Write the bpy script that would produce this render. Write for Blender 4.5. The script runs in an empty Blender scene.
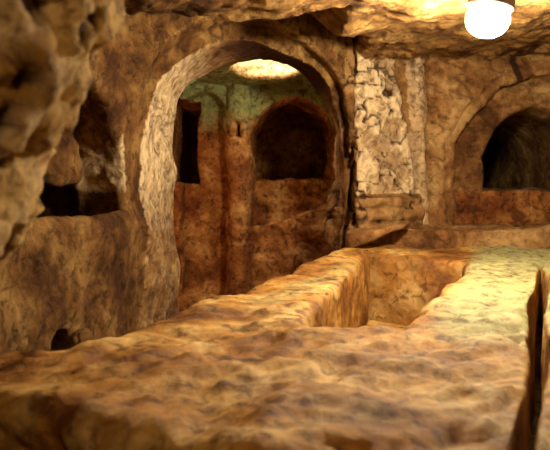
import bpy, math
import numpy as np

# ------------------------------------------------------------------ camera, world, light, exposure
scene = bpy.context.scene
EYE = 1.30                       # camera height above the cave floor
PITCH = math.atan(40 / 600.0)
cam_data = bpy.data.cameras.new('camera')
cam_data.sensor_width = 36.0
cam_data.lens = 36.0 * 600 / 550
cam_data.clip_start = 0.02
cam_data.dof.use_dof = True
cam_data.dof.focus_distance = 3.9
cam_data.dof.aperture_fstop = 4.5
cam = bpy.data.objects.new('camera', cam_data)
scene.collection.objects.link(cam)
cam.location = (0, 0, EYE)
cam.rotation_euler = (math.pi / 2 - PITCH, 0, 0)
scene.camera = cam

world = bpy.data.worlds.new('world')
scene.world = world
world.use_nodes = True
world.node_tree.nodes['Background'].inputs[0].default_value = (1.0, 0.62, 0.35, 1)
world.node_tree.nodes['Background'].inputs[1].default_value = 0.0

scene.view_settings.view_transform = 'Standard'
scene.view_settings.look = 'None'
scene.view_settings.gamma = 1.0
scene.view_settings.exposure = 0.45
scene.view_settings.use_curve_mapping = False


def point_light(name, loc, power, color, radius=0.06):
    l = bpy.data.lights.new(name, 'POINT')
    l.energy = power
    l.color = color
    l.shadow_soft_size = radius
    o = bpy.data.objects.new(name, l)
    scene.collection.objects.link(o)
    o.location = (loc[0], loc[1], loc[2] + EYE)
    return o


LAMP = (0.925, 2.58, 0.70)      # relative to eye height
GLOBE_STRENGTH = 500.0
WARM = (1.0, 0.83, 0.57)
point_light('unseen_fill_light', (-0.05, 0.05, 0.50), 10.0, (1.0, 0.70, 0.36), 0.05)  # unseen fill added near the camera for the spur and foreground slab
point_light('far_room_lamp_light', (-1.05, 4.85, -0.05), 7.0, (1.0, 0.42, 0.12), 0.05)
sky = bpy.data.lights.new('skylight_daylight', 'AREA')
sky.shape = 'RECTANGLE'
sky.size = 0.85
sky.size_y = 0.7
sky.energy = 48.0
sky.color = (1.0, 0.97, 0.82)
sky_o = bpy.data.objects.new('skylight_daylight', sky)
scene.collection.objects.link(sky_o)
sky_o.location = (-0.1, 5.25, 1.62 + EYE)


# ------------------------------------------------------------------ noise
_rng = np.random.RandomState(7)
_T = _rng.rand(64, 64, 64).astype(np.float32)


_R3 = np.array([[0.36, 0.48, -0.80], [-0.80, 0.60, 0.0], [0.48, 0.64, 0.60]])


def vnoise(p, scale, seed=0):
    q = (p.astype(np.float64) @ (_R3 if seed % 2 else _R3.T)) / scale + np.array([11.3 + seed * 7.7, 5.1 + seed * 3.9, 23.9 + seed * 5.3])
    i = np.floor(q).astype(np.int64)
    f = (q - i).astype(np.float32)
    f = f * f * f * (f * (f * 6 - 15) + 10)
    x0, y0, z0 = (i[:, 0] & 63), (i[:, 1] & 63), (i[:, 2] & 63)
    x1, y1, z1 = (x0 + 1) & 63, (y0 + 1) & 63, (z0 + 1) & 63
    fx, fy, fz = f[:, 0], f[:, 1], f[:, 2]
    a = _T[x0, y0, z0] * (1 - fx) + _T[x1, y0, z0] * fx
    b = _T[x0, y1, z0] * (1 - fx) + _T[x1, y1, z0] * fx
    c = _T[x0, y0, z1] * (1 - fx) + _T[x1, y0, z1] * fx
    d = _T[x0, y1, z1] * (1 - fx) + _T[x1, y1, z1] * fx
    return ((a * (1 - fy) + b * fy) * (1 - fz) + (c * (1 - fy) + d * fy) * fz) * 2 - 1


def fbm(p, scale, octaves, seed=0, gain=0.5):
    s = 0
    a = 1.0
    for k in range(octaves):
        s = s + a * vnoise(p, scale, seed + k)
        scale *= 0.5
        a *= gain
    return s


def sstep(x, a, b):
    t = np.clip((x - a) / (b - a), 0, 1)
    return t * t * (3 - 2 * t)


def smin(a, b, k):
    h = np.clip(0.5 + 0.5 * (b - a) / k, 0, 1)
    return b * (1 - h) + a * h - k * h * (1 - h)


def smax(a, b, k):
    return -smin(-a, -b, k)


# ------------------------------------------------------------------ signed shapes (negative inside)
def box(x, y, z, x0, x1, y0, y1, z0, z1):
    return np.maximum(np.maximum(np.maximum(x0 - x, x - x1), np.maximum(y0 - y, y - y1)), np.maximum(z0 - z, z - z1))


def poly2(x, y, pts):
    """convex polygon, points counter-clockwise"""
    d = None
    n = len(pts)
    for i in range(n):
        (ax, ay), (bx, by) = pts[i], pts[(i + 1) % n]
        ex, ey = bx - ax, by - ay
        L = math.hypot(ex, ey)
        e = (x - ax) * (ey / L) - (y - ay) * (ex / L)
        d = e if d is None else np.maximum(d, e)
    return d


def arch2(s, z, c, r, spring, zb, rz=None):
    rz = rz or r
    up = (np.sqrt((s - c) ** 2 + ((z - spring) * r / rz) ** 2) - r)
    lo = np.maximum(np.abs(s - c) - r, zb - z)
    return np.where(z > spring, up, lo)


def ellipsoid(x, y, z, c, r):
    k = np.sqrt(((x - c[0]) / r[0]) ** 2 + ((y - c[1]) / r[1]) ** 2 + ((z - c[2]) / r[2]) ** 2)
    return (k - 1) * min(r)


# ------------------------------------------------------------------ surface extraction (naive surface nets)
def surface(f, lo, hi, h, close=False):
    ax = [np.arange(lo[i], hi[i] + h * 0.5, h).astype(np.float32) for i in range(3)]
    X = ax[0][:, None, None]
    Y = ax[1][None, :, None]
    Z = ax[2][None, None, :]
    V = np.broadcast_to(f(X, Y, Z), (len(ax[0]), len(ax[1]), len(ax[2]))).astype(np.float32)
    if close:
        V = V.copy()
        for s in (0, -1):
            V[s] = 1
            V[:, s] = 1
            V[:, :, s] = 1
    S = V < 0
    c = S[:-1, :-1, :-1].astype(np.int8)
    cnt = np.zeros_like(c)
    for i in (0, 1):
        for j in (0, 1):
            for k in (0, 1):
                cnt += S[i:i + c.shape[0], j:j + c.shape[1], k:k + c.shape[2]]
    act = (cnt > 0) & (cnt < 8)
    I = np.argwhere(act)
    idx = np.full(act.shape, -1, np.int32)
    idx[act] = np.arange(len(I))
    acc = np.zeros((len(I), 3), np.float64)
    n = np.zeros(len(I))
    corners = [(i, j, k) for i in (0, 1) for j in (0, 1) for k in (0, 1)]
    val = {cc: V[I[:, 0] + cc[0], I[:, 1] + cc[1], I[:, 2] + cc[2]] for cc in corners}
    for a in corners:
        for d in range(3):
            if a[d]:
                continue
            b = list(a)
            b[d] = 1
            b = tuple(b)
            va, vb = val[a], val[b]
            m = (va < 0) != (vb < 0)
            t = np.where(m, va / np.where(m, va - vb, 1), 0)
            p = np.tile(np.array(a, float), (len(I), 1))
            p[:, d] += t
            acc[m] += p[m]
            n[m] += 1
    P = (I + acc / n[:, None]) * h + np.array(lo)
    quads = []
    for d in range(3):
        u, w = (d + 1) % 3, (d + 2) % 3
        s0 = [slice(None)] * 3
        s1 = [slice(None)] * 3
        s0[d] = slice(0, -1)
        s1[d] = slice(1, None)
        A, B = S[tuple(s0)], S[tuple(s1)]
        E = np.argwhere(A != B)
        E = E[(E[:, u] > 0) & (E[:, w] > 0) & (E[:, u] < act.shape[u]) & (E[:, w] < act.shape[w])]
        if not len(E):
            continue
        ins = A[E[:, 0], E[:, 1], E[:, 2]]

        def ci(du, dw):
            q = E.copy()
            q[:, u] += du
            q[:, w] += dw
            return idx[q[:, 0], q[:, 1], q[:, 2]]
        q = np.stack([ci(-1, -1), ci(0, -1), ci(0, 0), ci(-1, 0)], 1)
        q[~ins] = q[~ins][:, ::-1]
        quads.append(q)
    Q = np.concatenate(quads)
    return P, Q[(Q >= 0).all(1)]


def vnormals(P, Q):
    a = P[Q[:, 2]] - P[Q[:, 0]]
    b = P[Q[:, 3]] - P[Q[:, 1]]
    fn = np.cross(a, b)
    N = np.zeros_like(P)
    for k in range(4):
        for c in range(3):
            N[:, c] += np.bincount(Q[:, k], fn[:, c], len(P))
    return N / np.maximum(np.linalg.norm(N, axis=1), 1e-12)[:, None], fn / np.maximum(np.linalg.norm(fn, axis=1), 1e-12)[:, None]


def mesh_object(name, P, Q, N, tint, material, parent=None, origin=(0, 0, 0)):
    used, inv = np.unique(Q, return_inverse=True)
    inv = inv.reshape(Q.shape)
    v = P[used] + np.array([0, 0, EYE]) - np.array(origin)
    me = bpy.data.meshes.new(name)
    me.vertices.add(len(v))
    me.vertices.foreach_set('co', v.astype(np.float32).ravel())
    me.loops.add(inv.size)
    me.loops.foreach_set('vertex_index', inv.ravel().astype(np.int32))
    me.polygons.add(len(inv))
    me.polygons.foreach_set('loop_start', np.arange(0, inv.size, inv.shape[1]).astype(np.int32))
    me.update(calc_edges=True)
    me.polygons.foreach_set('use_smooth', np.ones(len(inv), bool))
    at = me.attributes.new('tint', 'FLOAT_COLOR', 'POINT')
    at.data.foreach_set('color', tint[used].astype(np.float32).ravel())
    me.normals_split_custom_set_from_vertices(N[used].tolist())
    me.materials.append(material)
    o = bpy.data.objects.new(name, me)
    scene.collection.objects.link(o)
    if parent is not None:
        o.parent = parent
    else:
        o.location = origin
    return o


def empty(name, loc, label, cat, group=None):
    o = bpy.data.objects.new(name, None)
    scene.collection.objects.link(o)
    o.location = (loc[0], loc[1], loc[2] + EYE)
    o.empty_display_size = 0.1
    tag(o, label, cat, group)
    return o


def tag(o, label, cat, group=None):
    o['label'] = label
    o['category'] = cat
    if group:
        o['group'] = group
    return o


# ------------------------------------------------------------------ materials
def rgb(h):
    return tuple(((int(h[i:i + 2], 16) / 255) ** 2.2) for i in (0, 2, 4)) + (1,)


def rock_material(name, dark, mid, light, plaster='dcc49c', moss='9a9838', stain_shade='3c2210', bump=0.5, fine=1.0, rough=0.85, spec=0.3, speckle=1.0):
    m = bpy.data.materials.new(name)
    m.use_nodes = True
    nt = m.node_tree
    N, L = nt.nodes, nt.links
    bs = N['Principled BSDF']
    bs.inputs['Roughness'].default_value = rough
    bs.inputs['Specular IOR Level'].default_value = spec
    geo = N.new('ShaderNodeNewGeometry')

    def noise(scale, detail, r=0.55, dist=0.0):
        n = N.new('ShaderNodeTexNoise')
        n.inputs['Scale'].default_value = scale
        n.inputs['Detail'].default_value = detail
        n.inputs['Roughness'].default_value = r
        n.inputs['Distortion'].default_value = dist
        L.new(geo.outputs['Position'], n.inputs['Vector'])
        return n.outputs['Fac']

    def ramp(src, stops):
        r = N.new('ShaderNodeValToRGB')
        cr = r.color_ramp
        while len(cr.elements) < len(stops):
            cr.elements.new(0.5)
        for e, (p, c) in zip(cr.elements, stops):
            e.position = p
            e.color = c if len(c) == 4 else c
        L.new(src, r.inputs[0])
        return r.outputs[0]

    def mix(fac, a, b, mode='MIX'):
        x = N.new('ShaderNodeMix')
        x.data_type = 'RGBA'
        x.blend_type = mode
        if isinstance(fac, float):
            x.inputs[0].default_value = fac
        else:
            L.new(fac, x.inputs[0])
        for s, v in ((6, a), (7, b)):
            if isinstance(v, tuple):
                x.inputs[s].default_value = v
            else:
                L.new(v, x.inputs[s])
        return x.outputs[2]

    W, B = (1, 1, 1, 1), (0, 0, 0, 1)
    n1 = noise(3.2 * fine, 8, 0.62, 0.4)
    base = ramp(n1, [(0.38, rgb(dark)), (0.5, rgb(mid)), (0.62, rgb(light))])
    n2 = noise(17 * fine, 8, 0.65, 0.6)
    speck = ramp(n2, [(0.36, (0.34, 0.25, 0.17, 1)), (0.47, (0.86, 0.82, 0.76, 1)), (0.62, (1.25, 1.23, 1.15, 1))])
    col = mix(speckle, base, speck, 'MULTIPLY')
    at = N.new('ShaderNodeAttribute')
    at.attribute_name = 'tint'
    sep = N.new('ShaderNodeSeparateColor')
    L.new(at.outputs['Color'], sep.inputs[0])
    n3 = noise(9 * fine, 6, 0.7, 0.8)

    def masked(ch, w0, w1):
        a = N.new('ShaderNodeMath')
        a.operation = 'MULTIPLY_ADD'
        L.new(n3 if ch != 2 else n2, a.inputs[0])
        a.inputs[1].default_value = 0.9
        a.inputs[2].default_value = -0.45
        s = N.new('ShaderNodeMath')
        s.operation = 'ADD'
        L.new(sep.outputs[ch], s.inputs[0])
        L.new(a.outputs[0], s.inputs[1])
        return ramp(s.outputs[0], [(w0, B), (w1, W)])
    pl = mix(1.0, rgb(plaster), speck, 'MULTIPLY')
    col = mix(masked(0, 0.2, 0.8), col, pl)
    ms = mix(1.0, rgb(moss), speck, 'MULTIPLY')
    col = mix(masked(1, 0.35, 0.75), col, ms)
    st = mix(1.0, rgb(stain_shade), speck, 'MULTIPLY')
    col = mix(masked(2, 0.22, 0.75), col, st)
    L.new(col, bs.inputs['Base Color'])
    # fine pitted relief
    b1 = N.new('ShaderNodeBump')
    b1.inputs['Strength'].default_value = bump
    b1.inputs['Distance'].default_value = 0.045
    L.new(noise(20 * fine, 12, 0.72, 0.3), b1.inputs['Height'])
    v = N.new('ShaderNodeTexVoronoi')
    v.inputs['Scale'].default_value = 34 * fine
    L.new(geo.outputs['Position'], v.inputs['Vector'])
    b2 = N.new('ShaderNodeBump')
    b2.inputs['Strength'].default_value = bump * 0.35
    b2.inputs['Distance'].default_value = 0.008
    L.new(v.outputs['Distance'], b2.inputs['Height'])
    L.new(b1.outputs[0], b2.inputs['Normal'])
    L.new(b2.outputs[0], bs.inputs['Normal'])
    return m


def plain(name, color, rough=0.5, metal=0.0):
    m = bpy.data.materials.new(name)
    m.use_nodes = True
    bs = m.node_tree.nodes['Principled BSDF']
    bs.inputs['Base Color'].default_value = color
    bs.inputs['Roughness'].default_value = rough
    bs.inputs['Metallic'].default_value = metal
    return m


M_WALL = rock_material('carved_limestone_wall', '5e3c20', '8c643a', 'b28e5e', plaster='e2caa4', speckle=0.65, bump=0.6)
M_CEIL = rock_material('carved_limestone_ceiling', '5c3e1e', '8e6a3a', 'b8945c', bump=0.8)
M_LEFT = rock_material('damp_stone_and_recess_shade', '4a2e16', '72502a', '947446', bump=0.6)
M_FAR = rock_material('reddish_limestone', '744220', '9c6634', 'bc8c54', moss='8c9a6c', bump=0.6)
M_FLOOR = rock_material('earth_floor', '4a2c14', '6a4420', '8a6030')
M_SLAB = rock_material('worn_tomb_limestone', '7c4e22', 'ac7c3a', 'd0ac6c', plaster='d6c490', moss='a09e70', bump=0.45, rough=0.6, spec=0.4)
M_FRONT = rock_material('pitted_limestone', '8e6a34', 'c09c5c', 'dcc08a', bump=0.7, fine=1.3)

# ------------------------------------------------------------------ cave voids
ROOM = [(-1.4, -1.2), (2.55, -1.2), (2.55, 4.62), (1.10, 4.62), (0.52, 4.30), (-0.75, 3.20), (-1.02, 2.2)]
FAR = [(-0.85, 3.95), (1.5, 5.63), (1.5, 5.75), (-1.7, 5.75), (-1.7, 4.1)]
FLOOR = -EYE
LW_A = np.array([-1.02, 2.2])
LW_D = np.array([0.27, 1.0]) / math.hypot(0.27, 1.0)


def room_ceiling(x, y):
    base = 0.80 + 0.055 * np.clip(y - 2.5, -1, 2.2) + 0.03 * np.clip(x, -1, 2)
    # the ceiling rises into a higher vault in front of the arch, beyond an oblique edge
    e = (x + 0.45) * (-0.62) + (y - 2.70) * 0.78      # distance beyond the edge
    base = base - 0.055 * sstep(e, -0.50, -0.08) * sstep(0.55 - x, 0.0, 0.3)
    return base + 0.36 * sstep(e, 0.0, 0.30) * sstep(-(x - 0.62), 0.0, 0.25)


def voids(x, y, z):
    d = {}
    x, z = x + 0.014 * np.sin(7.3 * z + 4 * y) + 0.006 * np.sin(19 * z + 3), z + 0.013 * np.sin(6.1 * x + 5 * y) + 0.006 * np.sin(21 * x)
    d['room'] = np.maximum(poly2(x, y, ROOM), np.maximum(FLOOR - z, z - room_ceiling(x, y)))
    # arch: outer order then the inner passage
    d['arch_outer'] = np.maximum(arch2(x, z, -0.10, 0.650, 0.32, FLOOR, 0.69), np.maximum(2.9 - y, y - (3.36 + 0.866 * (x + 0.75))))
    inner = arch2(x, z, -0.085 + 0.035 * (y - 4), 0.598 - 0.045 * (y - 4), 0.285, FLOOR, 0.615)
    d['passage'] = np.maximum(inner, np.maximum(3.0 - y, y - 5.2))
    # left wall burial niche, trough and small nook
    s = (x - LW_A[0]) * LW_D[0] + (y - LW_A[1]) * LW_D[1]
    t = -(x - LW_A[0]) * LW_D[1] + (y - LW_A[1]) * LW_D[0]       # into the wall
    d['left_niche'] = np.maximum(arch2(s, z, 0.555, 0.385, 0.10, -0.14, 0.40), np.maximum(-0.2 - t, t - 0.25))
    d['left_trough'] = box(s, t, z, 0.15, 0.935, 0.07, 1.1, -0.65, 0.01)
    d['nook'] = np.maximum(np.sqrt((s - 0.36) ** 2 + ((z + 0.705) * 0.9) ** 2) - 0.075, np.maximum(-0.2 - t, t - 0.25))
    # right arched tomb: outer rebate and deep niche
    d['gap'] = ellipsoid(x, y, z, (0.78, 4.28, -0.385), (0.22, 0.26, 0.10))
    d['right_arch'] = np.maximum(arch2(x, z, 2.02, 0.635, 0.20, -0.34), np.maximum(4.2 - y, y - 4.80))
    d['right_ring'] = np.maximum(arch2(x, z, 2.02, 0.705, 0.20, -0.34), np.maximum(4.2 - y, y - 4.655))
    d['right_niche'] = np.maximum(arch2(x, z, 2.06, 0.40, 0.20, -0.055), np.maximum(4.3 - y, y - 7.2))
    # far room and its niches
    d['far'] = np.maximum(poly2(x, y, FAR), np.maximum(FLOOR - z, z - (0.99 - 0.04 * (y - 5))))
    d['shaft'] = np.maximum(np.sqrt(((x + 0.085) / 1.15) ** 2 + (y - 5.22) ** 2) - 0.27, np.maximum(0.8 - z, z - 1.7))
    d['far_panel'] = np.maximum(arch2(x, z, -0.68, 0.22, 0.66, -1.1), np.maximum(5.5 - y, y - 5.93))
    d['far_window'] = box(x, y, z, -1.0, -0.745, 5.6, 7.15, 0.0, 0.80)
    d['far_niche'] = np.maximum(arch2(x, z, 0.17, 0.40, 0.42, -1.2), np.maximum(5.5 - y, y - 7.15))
    d['far_hole'] = box(x, y, z, -0.38, -0.31, 5.6, 5.95, 0.44, 0.60)
    return d


def solids(x, y, z):
    s = {}
    # ledge running along the foot of the back wall
    s['ledge'] = np.maximum(box(x, y, z, 0.62, 2.7, 4.22, 4.9, -1.4, -0.315), -(poly2(x, y, [(0, 0), (3, 0), (3, 4.5), (0, 4.5)])) * 0 - 1)
    # plastered pier between arch and arched tomb
    e = (x - 0.52) * (-0.483) + (y - 4.30) * 0.876          # depth behind the pier's wall plane
    xr = 1.06 - 0.15 * sstep(z, 0.0, 0.95)
    s['pier'] = np.maximum(np.maximum(-0.035 - e, 0.585 - x), np.maximum(x - xr, z - 1.3))
    s['pier_base'] = np.maximum(np.maximum(-0.135 - e, 0.56 - x), np.maximum(x - 1.09, z + 0.075))
    rb = 0.055 + 0.05 * sstep(z, 0.1, 0.95)
    s['pier_band'] = np.hypot(x - (1.115 - 0.09 * sstep(z, 0.0, 0.95)), y - 4.62) - rb
    # rough foot of the right-hand jamb
    s['foot'] = ellipsoid(x, y, z, (0.55, 4.75, -0.28), (0.15, 0.25, 0.36))
    # bench and sill in the far room
    s['far_sill'] = box(x, y, z, -0.3, 0.65, 5.80, 7.4, -1.4, -0.42 + 0.30 * (x + 0.2))
    s['far_shelf'] = box(x, y, z, -0.3, 0.65, 6.12, 7.4, -1.4, 0.04)
    s['far_rib'] = np.hypot(x + 0.345, y - 5.76) - 0.10
    return s


K_VOID = 0.035


def rock(x, y, z):
    d = voids(x, y, z)
    v = d['room']
    for k, q in d.items():
        if k != 'room':
            v = smin(v, q, K_VOID)
    for k, q in solids(x, y, z).items():
        v = smax(v, -q, 0.03)
    # deep crack left of the pier
    ck = np.maximum(np.abs(x - 0.565 - 0.012 * np.sin(z * 17)) - 0.008, np.maximum(4.1 - y, np.maximum(y - 4.7, -0.35 - z)))
    v = smin(v, ck, 0.01)
    v = smin(v, box(x, y, z, -0.38, -0.31, 5.5, 5.95, 0.44, 0.60), 0.01)
    return -v


P, Q = surface(rock, (-2.0, -1.4, -1.42), (2.75, 7.3, 1.8), 0.0165)
N, FN = vnormals(P, Q)
x, y, z = P[:, 0], P[:, 1], P[:, 2]
D = voids(x, y, z)
names = list(D)
best = np.argmin(np.stack([np.abs(D[k]) + (0.0 if k != 'room' else -0.004) for k in names]), 0)
lab = np.array(names, dtype=object)[best]
vmin = np.min(np.stack([D[k] for k in names]), 0)
SO = solids(x, y, z)
snames = list(SO)
sd = np.stack([np.abs(SO[k]) for k in snames])
sb = np.argmin(sd, 0)
on_s = (sd.min(0) < 0.012) & (vmin < -0.012)
lab[on_s] = np.array(snames, dtype=object)[sb][on_s]

# ---- relief
big = fbm(P, 0.55, 2, 1)
mid = fbm(P, 0.16, 3, 5)
ridge = 1 - np.abs(fbm(P * np.array([1, 1, 1.4]), 0.22, 3, 9, 0.55))
flake_n = fbm(P, 0.20, 3, 14, 0.6)
flake = sstep(flake_n, -0.05, 0.12)
room_like = np.isin(lab, ['room', 'pier', 'pier_base', 'ledge', 'arch_outer', 'passage', 'pier_band', 'foot', 'right_arch'])
is_ceil = (lab == 'room') & (N[:, 2] < -0.5)
amp_mid = np.where(is_ceil, 0.020, 0.011)
amp_mid = np.where(lab == 'right_arch', 0.022, amp_mid)
amp_mid = np.where(np.isin(lab, ['foot', 'pier_base', 'ledge', 'far_sill', 'far_shelf', 'far_niche']), 0.026, amp_mid)
pierlike = np.isin(lab, ['pier', 'pier_base', 'foot']) | ((lab == 'room') & (x > 0.45) & (x < 0.75) & (y > 4.0))
disp = 0.022 * big + amp_mid * mid
disp = disp + np.where(pierlike, 0.016, 0.006) * (flake - 0.5)
disp = disp - np.where(pierlike, 0.020, 0.010) * sstep(ridge, 0.90, 1.0)
# strata on the ceiling near the lamp
st = fbm(P * np.array([1.0, 3.0, 1.0]), 0.5, 4, 21, 0.6)
disp = disp + np.where(is_ceil, 0.028, 0) * st
# horizontal seams of the pier base
seam = np.zeros(len(P))
for z0, sd_ in ((-0.075, 31), (-0.15, 32), (-0.27, 33)):
    zz = z - z0 - 0.02 * fbm(P, 0.3, 2, sd_)
    seam = np.maximum(seam, np.exp(-(zz / 0.012) ** 2))
disp = disp - np.where(pierlike, 0.020, 0.0) * seam
xr = 1.06 - 0.15 * sstep(z, 0.0, 0.95)
onwall = (y > 4.3) & (y < 4.85) & np.isin(lab, ['pier', 'pier_band', 'room', 'right_ring']) & (z > -0.12)
xb = 1.165 + 0.0 * z
groove = np.maximum(np.exp(-((x - xr - 0.006) / 0.012) ** 2), 0.8 * np.exp(-((x - xb - 0.012 * mid) / 0.012) ** 2)) * onwall
disp = disp - 0.022 * groove
P2 = P + N * disp[:, None]
N2, _ = vnormals(P2, Q)

# ---- tint: red = pale plaster, green = algae, blue = dark stains plus painted shade
pl = np.zeros(len(P))
pl = np.where(np.isin(lab, ['pier']), 0.55 + 0.3 * (flake - 0.3), pl)
pl = np.where(lab == 'passage', 0.25 + 0.55 * sstep(-x, 0.35, 0.60) * sstep(z, -0.5, 0.25), pl)
pl = np.where(lab == 'pier_band', 0.5, pl)
sw = (x - LW_A[0]) * LW_D[0] + (y - LW_A[1]) * LW_D[1]
pl = np.maximum(pl, 0.95 * np.exp(-((sw - 0.955) / 0.022) ** 2) * sstep(z, -0.06, 0.0) * sstep(-z, -0.30, -0.22) * (x < -0.6) * (y > 2.9) * (y < 3.3))
pl = np.where(lab == 'shaft', 1.3, pl)
ms = np.zeros(len(P))
ms = 0.9 * ((lab == 'far') & (x < -0.15) & (z > 0.65)) * 1.0
ms = np.where(np.isin(lab, ['far', 'far_rib', 'far_panel']) & (z > 0.25), np.maximum(ms, 0.75 * sstep(z, 0.15, 0.85)), ms)
stn_shade = np.where(room_like, 0.55 * sstep(ridge, 0.80, 1.0), 0.35 * sstep(ridge, 0.85, 1))
stn_shade = np.where(pierlike, 0.75 * sstep(ridge, 0.82, 1.0) + 0.5 * seam, stn_shade)
stn_shade = np.maximum(stn_shade, 0.55 * groove)
stn_shade = np.where(lab == 'passage', np.maximum(stn_shade, 0.8 * sstep(z, 0.45, 0.8) * sstep(x, -0.55, -0.1)), stn_shade)  # shade painted into the soffit colour, over the crown and right side
for (ax, az), (bx, bz) in (((1.83, 1.05), (1.80, 0.93)), ((1.80, 0.93), (1.86, 0.84)), ((1.86, 0.84), (1.92, 0.72))):
    tt = np.clip(((x - ax) * (bx - ax) + (z - az) * (bz - az)) / ((bx - ax) ** 2 + (bz - az) ** 2), 0, 1)
    dd = np.hypot(x - ax - tt * (bx - ax), z - az - tt * (bz - az))
    stn_shade = np.where((y > 4.2) & (y < 4.8), np.maximum(stn_shade, 0.9 * sstep(-dd, -0.04, -0.012)), stn_shade)
tint = np.stack([pl, ms, stn_shade, np.ones(len(P))], 1)

# ---- split into named pieces by face
fl = lab[Q[:, 0]]
fc = P[Q].mean(1)
fx, fy, fz = fc.T
fn = FN
piece = np.full(len(Q), 'wall_left', dtype=object)
R_ = fl == 'room'
piece[R_ & (fn[:, 2] > 0.6) & (fz < -1.1)] = 'floor'
piece[R_ & (fn[:, 2] < -0.45) & (fz > 0.5)] = 'ceiling'
rest = R_ & ~np.isin(piece, ['floor', 'ceiling'])
piece[rest & (fz > 0.78) & (fn[:, 2] < -0.15)] = 'ceiling'
rest = R_ & ~np.isin(piece, ['floor', 'ceiling'])
piece[rest & (fy < -0.9)] = 'wall_front'
piece[rest & (fx > 2.3)] = 'wall_right'
piece[rest & (fx > 0.98) & (fx <= 2.3) & (fy > 3)] = 'wall_back'
archwall = rest & (fy > 3.15) & (fx > -0.80) & (fx <= 0.98) & (fy < 4.9)
piece[archwall] = 'arch/face'
piece[archwall & (fx > 0.50) & (fz > -0.3)] = 'pier/shaft'
piece[fl == 'arch_outer'] = 'arch/outer_band'
pas = fl == 'passage'
piece[pas & (fz > 0.10)] = 'arch/soffit'
piece[pas & (fz <= 0.10) & (fx < 0)] = 'arch/jamb'
piece[pas & (fz <= 0.10) & (fx >= 0)] = 'arch/jamb2'
piece[pas & (fz < -1.2)] = 'floor'
piece[(fl == 'arch_outer') & (fz < -1.2)] = 'floor'
piece[fl == 'foot'] = 'arch/jamb_foot'
piece[fl == 'pier'] = 'pier/shaft'
piece[fl == 'pier_band'] = 'pier/moulding'
piece[fl == 'pier_base'] = 'pier/base'
piece[(fl == 'ledge') | (fl == 'gap')] = 'ledge'
piece[fl == 'left_niche'] = 'niche_left/vault'
s_ = (fc[:, 0] - LW_A[0]) * LW_D[0] + (fc[:, 1] - LW_A[1]) * LW_D[1]
t_ = -(fc[:, 0] - LW_A[0]) * LW_D[1] + (fc[:, 1] - LW_A[1]) * LW_D[0]
piece[(fl == 'left_niche') & (fn[:, 2] > 0.5) & (fz < -0.05) & (s_ < 0.93) & (t_ < 0.075)] = 'niche_left/sill'
piece[fl == 'left_trough'] = 'niche_left/trough'
piece[fl == 'nook'] = 'nook'
piece[np.isin(fl, ['right_arch', 'right_ring'])] = 'niche_right/arch_band'
piece[fl == 'right_niche'] = 'niche_right/recess'
piece[(fl == 'right_niche') & (fn[:, 2] > 0.5)] = 'niche_right/sill'
piece[(fl == 'right_arch') & (fz < -0.055) & (fx > 1.42)] = 'niche_right/tomb_front'
F_ = fl == 'far'
piece[F_] = 'wall_far'
piece[F_ & (fn[:, 2] > 0.6) & (fz < -1.1)] = 'floor'
piece[F_ & (fn[:, 2] < -0.5) & (fz > 0.5)] = 'ceiling_far'
piece[fl == 'shaft'] = 'skylight'
piece[fl == 'far_panel'] = 'far_panel'
piece[fl == 'far_window'] = 'far_window'
piece[fl == 'far_hole'] = 'far_rib/lamp_hole'
piece[fl == 'far_rib'] = 'far_rib/shaft'
piece[fl == 'far_niche'] = 'far_niche/vault'
piece[fl == 'far_sill'] = 'far_niche/bench'
piece[fl == 'far_shelf'] = 'far_niche/shelf'


def cut(key, name, mat, parent=None):
    m = piece == key
    if not m.any():
        print('EMPTY PIECE', key)
        return None
    org = (0, 0, 0)
    if parent is not None:
        org = tuple(parent.location)
    else:
        c = P2[Q[m]].reshape(-1, 3)
        org = tuple(float(v) for v in ((c[:, 0].min() + c[:, 0].max()) / 2, (c[:, 1].min() + c[:, 1].max()) / 2, c[:, 2].min() + EYE))
    return mesh_object(name, P2, Q[m], N2, tint, mat, parent, org)


for key, name, mat in (('floor', 'floor', M_FLOOR), ('ceiling', 'ceiling', M_CEIL), ('wall_left', 'wall_left', M_LEFT),
                       ('wall_right', 'wall_right', M_WALL), ('wall_front', 'wall_front', M_WALL), ('wall_back', 'wall_back', M_WALL),
                       ('wall_far', 'wall_far', M_FAR), ('ceiling_far', 'ceiling_far', M_FAR), ('skylight', 'window_1', M_CEIL)):
    o = cut(key, name, mat)
    if o:
        o['kind'] = 'structure'

e = empty('rock_arch', (-0.1, 3.75, -EYE), 'large round-headed arch cut through the rock wall, opening onto the far chamber', 'arch')
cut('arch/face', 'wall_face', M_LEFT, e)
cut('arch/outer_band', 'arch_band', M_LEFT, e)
cut('arch/soffit', 'soffit', M_WALL, e)
cut('arch/jamb', 'jamb', M_WALL, e)
cut('arch/jamb2', 'jamb', M_WALL, e)
cut('arch/jamb_foot', 'jamb_foot', M_WALL, e)

e = empty('stone_pier', (0.8, 4.3, -EYE), 'flaking pale plastered rock pier between the large arch and the arched tomb', 'pier')
cut('pier/shaft', 'shaft', M_WALL, e)
cut('pier/moulding', 'moulding', M_WALL, e)
cut('pier/base', 'base', M_WALL, e)

tag(cut('ledge', 'rock_ledge', M_WALL), 'long low rock ledge at the foot of the back wall behind the open tomb', 'ledge')

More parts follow.
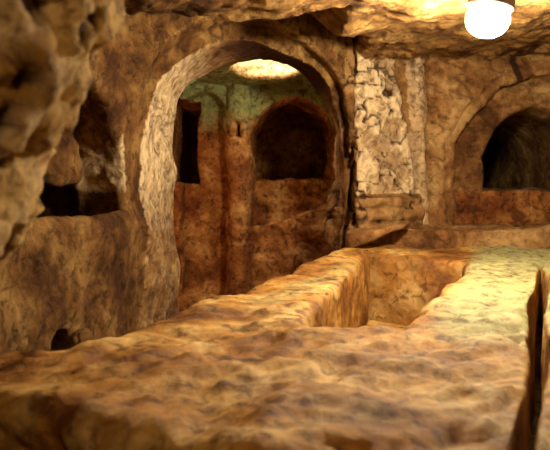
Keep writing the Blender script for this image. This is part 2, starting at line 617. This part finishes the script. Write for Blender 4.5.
e = empty('burial_niche', (-0.9, 2.7, -0.6), 'shadowed arched burial niche with a sunken trough, left of the large arch', 'burial niche')
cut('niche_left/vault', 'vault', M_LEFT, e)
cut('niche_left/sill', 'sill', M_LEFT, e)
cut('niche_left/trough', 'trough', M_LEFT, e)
e = empty('burial_niche', (2.03, 4.7, -0.34), 'dark burial niche under a double arch in the lit wall below the lamp', 'burial niche')
cut('niche_right/arch_band', 'arch_band', M_WALL, e)
cut('niche_right/recess', 'recess', M_LEFT, e)  # darker damp stone stands in for shade inside the recess
cut('niche_right/sill', 'sill', M_WALL, e)
cut('niche_right/tomb_front', 'tomb_front', M_FAR, e)
e = empty('burial_niche', (0.17, 6.0, -1.2), 'tall dark arched niche with a rough bench, seen through the large arch', 'burial niche')
cut('far_niche/vault', 'vault', M_FAR, e)
cut('far_niche/bench', 'bench', M_FAR, e)
cut('far_niche/shelf', 'shelf', M_FAR, e)
tag(cut('far_panel', 'wall_recess', M_FAR), 'shallow round-headed recess with reddish back, beside the slim pillar beyond the large arch', 'recess')
tag(cut('far_window', 'wall_opening', M_FAR), 'narrow dark opening next to the pale left jamb of the large arch', 'opening')
tag(cut('nook', 'wall_hole', M_LEFT), 'small dark hole low in the left wall just above the tomb rim', 'hole')
e = empty('rock_pillar', (-0.345, 5.7, -EYE), 'slim rock pillar in the far chamber, greenish above and orange below, with a small lamp hole', 'pillar')
cut('far_rib/shaft', 'shaft', M_FAR, e)
cut('far_rib/lamp_hole', 'lamp_hole', M_FAR, e)

# ------------------------------------------------------------------ the open table tomb in front
PIT = [(0.08, 1.92), (0.38, 1.80), (1.14, 3.52), (0.61, 3.92)]
SLAB = [(-0.60, 1.31), (1.0, 0.33), (2.6, 0.32), (2.6, 4.40), (0.57, 4.40), (-0.64, 1.42)]
SHOULDER = [(-1.08, 1.42), (-0.50, 1.24), (-0.2, 1.15), (-0.2, 1.80), (-1.08, 1.56)]


def slot(x, y, z):
    c = 0.457 + 0.455 * (y - 1.05) + 0.012 * np.sin(y * 5)
    w = (0.013 + 0.014 * sstep(y, 1.0, 1.8)) * sstep(3.45 - y, 0.0, 0.5) * 0.9 + 0.004
    return np.maximum(np.abs(x - c) * 0.91 - w, np.maximum(y - 3.42, -1.1 - z))


def slab(x, y, z):
    top = -0.45 + 0.0 * y - 0.02 * sstep(-(y - 1.6), 0, 1)
    d = smax(smin(poly2(x, y, SLAB), poly2(x, y, SHOULDER), 0.08), z - top, 0.05)
    d = smax(d, -1.38 - z, 0.02)
    pit = np.maximum(poly2(x, y, PIT), -0.90 - z)
    d = smax(d, -pit, 0.045)
    d = smax(d, -slot(x, y, z), 0.012)
    # worn block beside the basin's near end corner
    return d


SP, SQ = surface(slab, (-1.16, 0.3, -1.42), (2.7, 4.5, -0.34), 0.0135)
SN, SFN = vnormals(SP, SQ)
x, y, z = SP.T
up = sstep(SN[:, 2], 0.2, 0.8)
# erosion: elongated hollows running with the bedding, lumps, pits
ang = math.radians(25)
RP = np.stack([x * math.cos(ang) - y * math.sin(ang), (x * math.sin(ang) + y * math.cos(ang)), z], 1)
near = sstep(-(y - 0.4 * x), -2.6, -1.2)
l1 = fbm(SP, 0.42, 2, 41)
l2 = fbm(SP * np.array([0.75, 1.25, 1]), 0.13, 3, 43, 0.55)
l3 = np.abs(fbm(SP * np.array([0.7, 1.3, 1]), 0.075, 3, 47, 0.6))
pits = sstep(fbm(SP, 0.055, 2, 51), 0.55, 0.9)
inpit = poly2(x, y, PIT) < 0.03
inslot = slot(x, y, z) < 0.02
l4 = fbm(SP * np.array([0.6, 1.5, 1]) + 0.03 * np.stack([l2, l2, l2], 1), 0.05, 3, 55, 0.6)
cr = np.stack([0.86 * x + 0.5 * y, (-0.5 * x + 0.86 * y) * 1.9, z], 1)
crest = 1 - np.abs(fbm(cr + 0.05 * np.stack([l2, l1, l2], 1), 0.30, 3, 57, 0.42))
crest2 = 1 - np.abs(fbm(cr * np.array([0.6, 1.2, 1]), 0.085, 2, 63, 0.5))
sdisp = 0.026 * l1 + 0.007 * l2 + (0.004 + 0.004 * near) * l4 + (0.005 + 0.019 * near) * (sstep(crest, 0.35, 1.0) - 0.5) + 0.006 * near * (crest2 - 0.6)
sdisp = np.where(inslot, 0.3 * sdisp, sdisp)
SP2 = SP + SN * sdisp[:, None]
SN2, _ = vnormals(SP2, SQ)
side = y - 1.9 - (x + 0.3) * 2.0
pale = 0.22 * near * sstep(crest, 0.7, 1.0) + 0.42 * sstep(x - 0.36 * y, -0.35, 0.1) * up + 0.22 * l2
moss = np.where(up > 0.4, 0.85 * sstep(x - 0.40 * (y - 1.0), -0.02, 0.25) * sstep(y, 1.2, 2.1), 0)
rimband = sstep(-(np.abs(x + 0.55 - 0.42 * (y - 1.6) - 0.25)), -0.25, -0.05) * sstep(y, 1.7, 2.4) * sstep(-y, -3.9, -3.2)
moss = np.maximum(moss, np.where(up > 0.3, 0.50 * rimband, 0))
st_shade = 0.16 * sstep(-l2, 0.3, 1.0) + 0.10 * l1 + np.where(inpit, 0.22 + 0.2 * l2, 0)  # inside the pit: mottled dirt with shade painted in
stint = np.stack([np.where(inpit, 0, pale), moss, st_shade, np.ones(len(SP))], 1)
tomb = empty('rock_tomb', (0.6, 2.4, -EYE), 'broad worn rock-cut tomb block with an open grave in the foreground', 'tomb')
sc_ = SP[SQ].mean(1)
pf = (poly2(sc_[:, 0], sc_[:, 1], PIT) < 0.012) & (sc_[:, 2] < -0.47)
sf = (slot(sc_[:, 0], sc_[:, 1], sc_[:, 2]) < 0.012) & (sc_[:, 2] < -0.46) & ~pf
bf = pf & (SFN[:, 2] > 0.6) & (sc_[:, 2] < -0.8)
sidef = ~pf & ~sf & (SFN[:, 2] < 0.5)
for m, nm, lb in ((bf, 'basin_floor', None), (pf & ~bf, 'basin_wall', None), (sf, 'crack', 'deep narrow black crack'),
                  (sidef, 'side', None), (~pf & ~sf & ~sidef, 'rim', 'yellow-green mottled worn upper surface')):
    o = mesh_object(nm, SP2, SQ[m], SN2, stint, M_SLAB, tomb, tuple(tomb.location))
    if lb:
        o['label'] = lb


def stone(name, f, lo, hi, h, mat, label, cat, amp=0.01, sc=0.08, seed=60, tints=None, origin=None, pit=0.0):
    p, q = surface(f, lo, hi, h, close=True)
    n, _ = vnormals(p, q)
    dd = amp * fbm(p, sc, 3, seed, 0.55) + 0.5 * amp * fbm(p, sc * 4, 2, seed + 5)
    cav = sstep(fbm(p, 0.060, 2, seed + 9), 0.28, 0.55)
    dd = dd - pit * cav
    p2 = p + n * dd[:, None]
    n2, _ = vnormals(p2, q)
    t = np.zeros((len(p), 4))
    t[:, 3] = 1
    t[:, 2] = (0.75 if pit else 0) * cav
    if tints is not None:
        t = tints(p, t)
    c = origin or tuple(float(v) for v in (p2[:, 0].mean(), p2[:, 1].mean(), p2[:, 2].min() + EYE))
    o = mesh_object(name, p2, q, n2, t, mat, None, c)
    return tag(o, label, cat)


def flat_stone(x, y, z):
    zt = -0.285 + 0.16 * (x - 0.72)
    zb = np.minimum(-0.345 + 0.50 * (x - 0.72), zt - 0.035)
    return smax(np.hypot((x - 0.71) / 1.45, (y - 4.16)) - 0.155, np.maximum(z - zt, zb - z), 0.025)


stone('flat_stone', flat_stone, (0.40, 3.93, -0.52), (1.02, 4.4, -0.18), 0.012, M_WALL,
      'flat tilted stone slab at the foot of the flaking pier, over a dark gap', 'stone', 0.009, 0.10, 61)
stone('small_stone', lambda x, y, z: ellipsoid(x, y, z, (-0.845, 2.60, -0.69), (0.055, 0.06, 0.06)), (-1.0, 2.4, -0.8), (-0.7, 2.7, -0.5), 0.008,
      M_LEFT, 'small brown stone lying in front of the small dark hole in the left wall', 'stone', 0.012, 0.05, 71)


# ------------------------------------------------------------------ rock spur close to the camera
def spur(x, y, z):
    # right-hand outline leans: wide at the roof, tapering to a blunt toe
    edge = np.interp(z, [-0.14, -0.10, 0.0, 0.05, 0.12, 0.15, 0.20, 0.30, 0.50, 1.0],
                     [-0.475, -0.445, -0.405, -0.395, -0.36, -0.345, -0.335, -0.285, -0.17, 0.06]).astype(np.float32)
    yc = 0.98 + 0.15 * (x + 0.3)
    d = smax(x - edge, np.abs(y - yc) - 0.17, 0.12)
    d = smax(d, -0.135 + 0.35 * (x + 0.42) * 0 - z, 0.04)
    return d


def spur_tint(p, t):
    t[:, 0] = 0.3 + 0.5 * fbm(p, 0.08, 2, 83)
    return t


stone('rock_spur', lambda x, y, z: np.maximum(spur(x, y, z), np.maximum(-1.5 - x, z - 1.0)), (-1.55, 0.55, -0.3), (0.35, 1.4, 1.05), 0.011, M_FRONT,
      'pitted out-of-focus rock spur hanging from the ceiling, close to the camera', 'rock', 0.020, 0.07, 81, spur_tint, None, 0.026)


# ------------------------------------------------------------------ lamp
def lathe(name, prof, mat, parent, seg=40):
    vs, fs = [], []
    for r, h in prof:
        for k in range(seg):
            a = 2 * math.pi * k / seg
            vs.append((r * math.cos(a), r * math.sin(a), h))
    for i in range(len(prof) - 1):
        for k in range(seg):
            a, b = i * seg + k, i * seg + (k + 1) % seg
            fs.append((a, b, b + seg, a + seg))
    fs.append(tuple(range(seg))[::-1])
    fs.append(tuple(range((len(prof) - 1) * seg, len(prof) * seg)))
    me = bpy.data.meshes.new(name)
    me.from_pydata(vs, [], fs)
    me.update()
    for p in me.polygons:
        p.use_smooth = len(p.vertices) == 4
    me.materials.append(mat)
    o = bpy.data.objects.new(name, me)
    scene.collection.objects.link(o)
    o.parent = parent
    return o


mg = bpy.data.materials.new('lit_frosted_glass')
mg.use_nodes = True
nt = mg.node_tree
nt.nodes.clear()
em = nt.nodes.new('ShaderNodeEmission')
out = nt.nodes.new('ShaderNodeOutputMaterial')
em.inputs[0].default_value = WARM + (1,)
em.inputs[1].default_value = GLOBE_STRENGTH
nt.links.new(em.outputs[0], out.inputs[0])
M_HOUSE = plain('grey_lamp_housing', (0.12, 0.105, 0.105, 1), 0.55)
lamp = empty('ceiling_lamp', (LAMP[0], LAMP[1], LAMP[2] + 0.15), 'glowing frosted globe lamp in a grey fitting on the rock ceiling', 'lamp')
lamp.rotation_euler = (0.05, math.radians(10), 0)
g = []
for k in range(17):
    a = math.pi * (k / 16)
    r = 0.090 * math.sin(a) ** 0.8
    hh = -0.15 - 0.078 * math.cos(a) * (1.0 if a < math.pi / 2 else 0.62)
    g.append((max(r, 0.002), hh))
lathe('globe', g, mg, lamp)
lathe('housing', [(0.070, -0.106), (0.093, -0.110), (0.097, -0.102), (0.094, -0.06), (0.09, -0.02), (0.085, 0.03)], M_HOUSE, lamp)
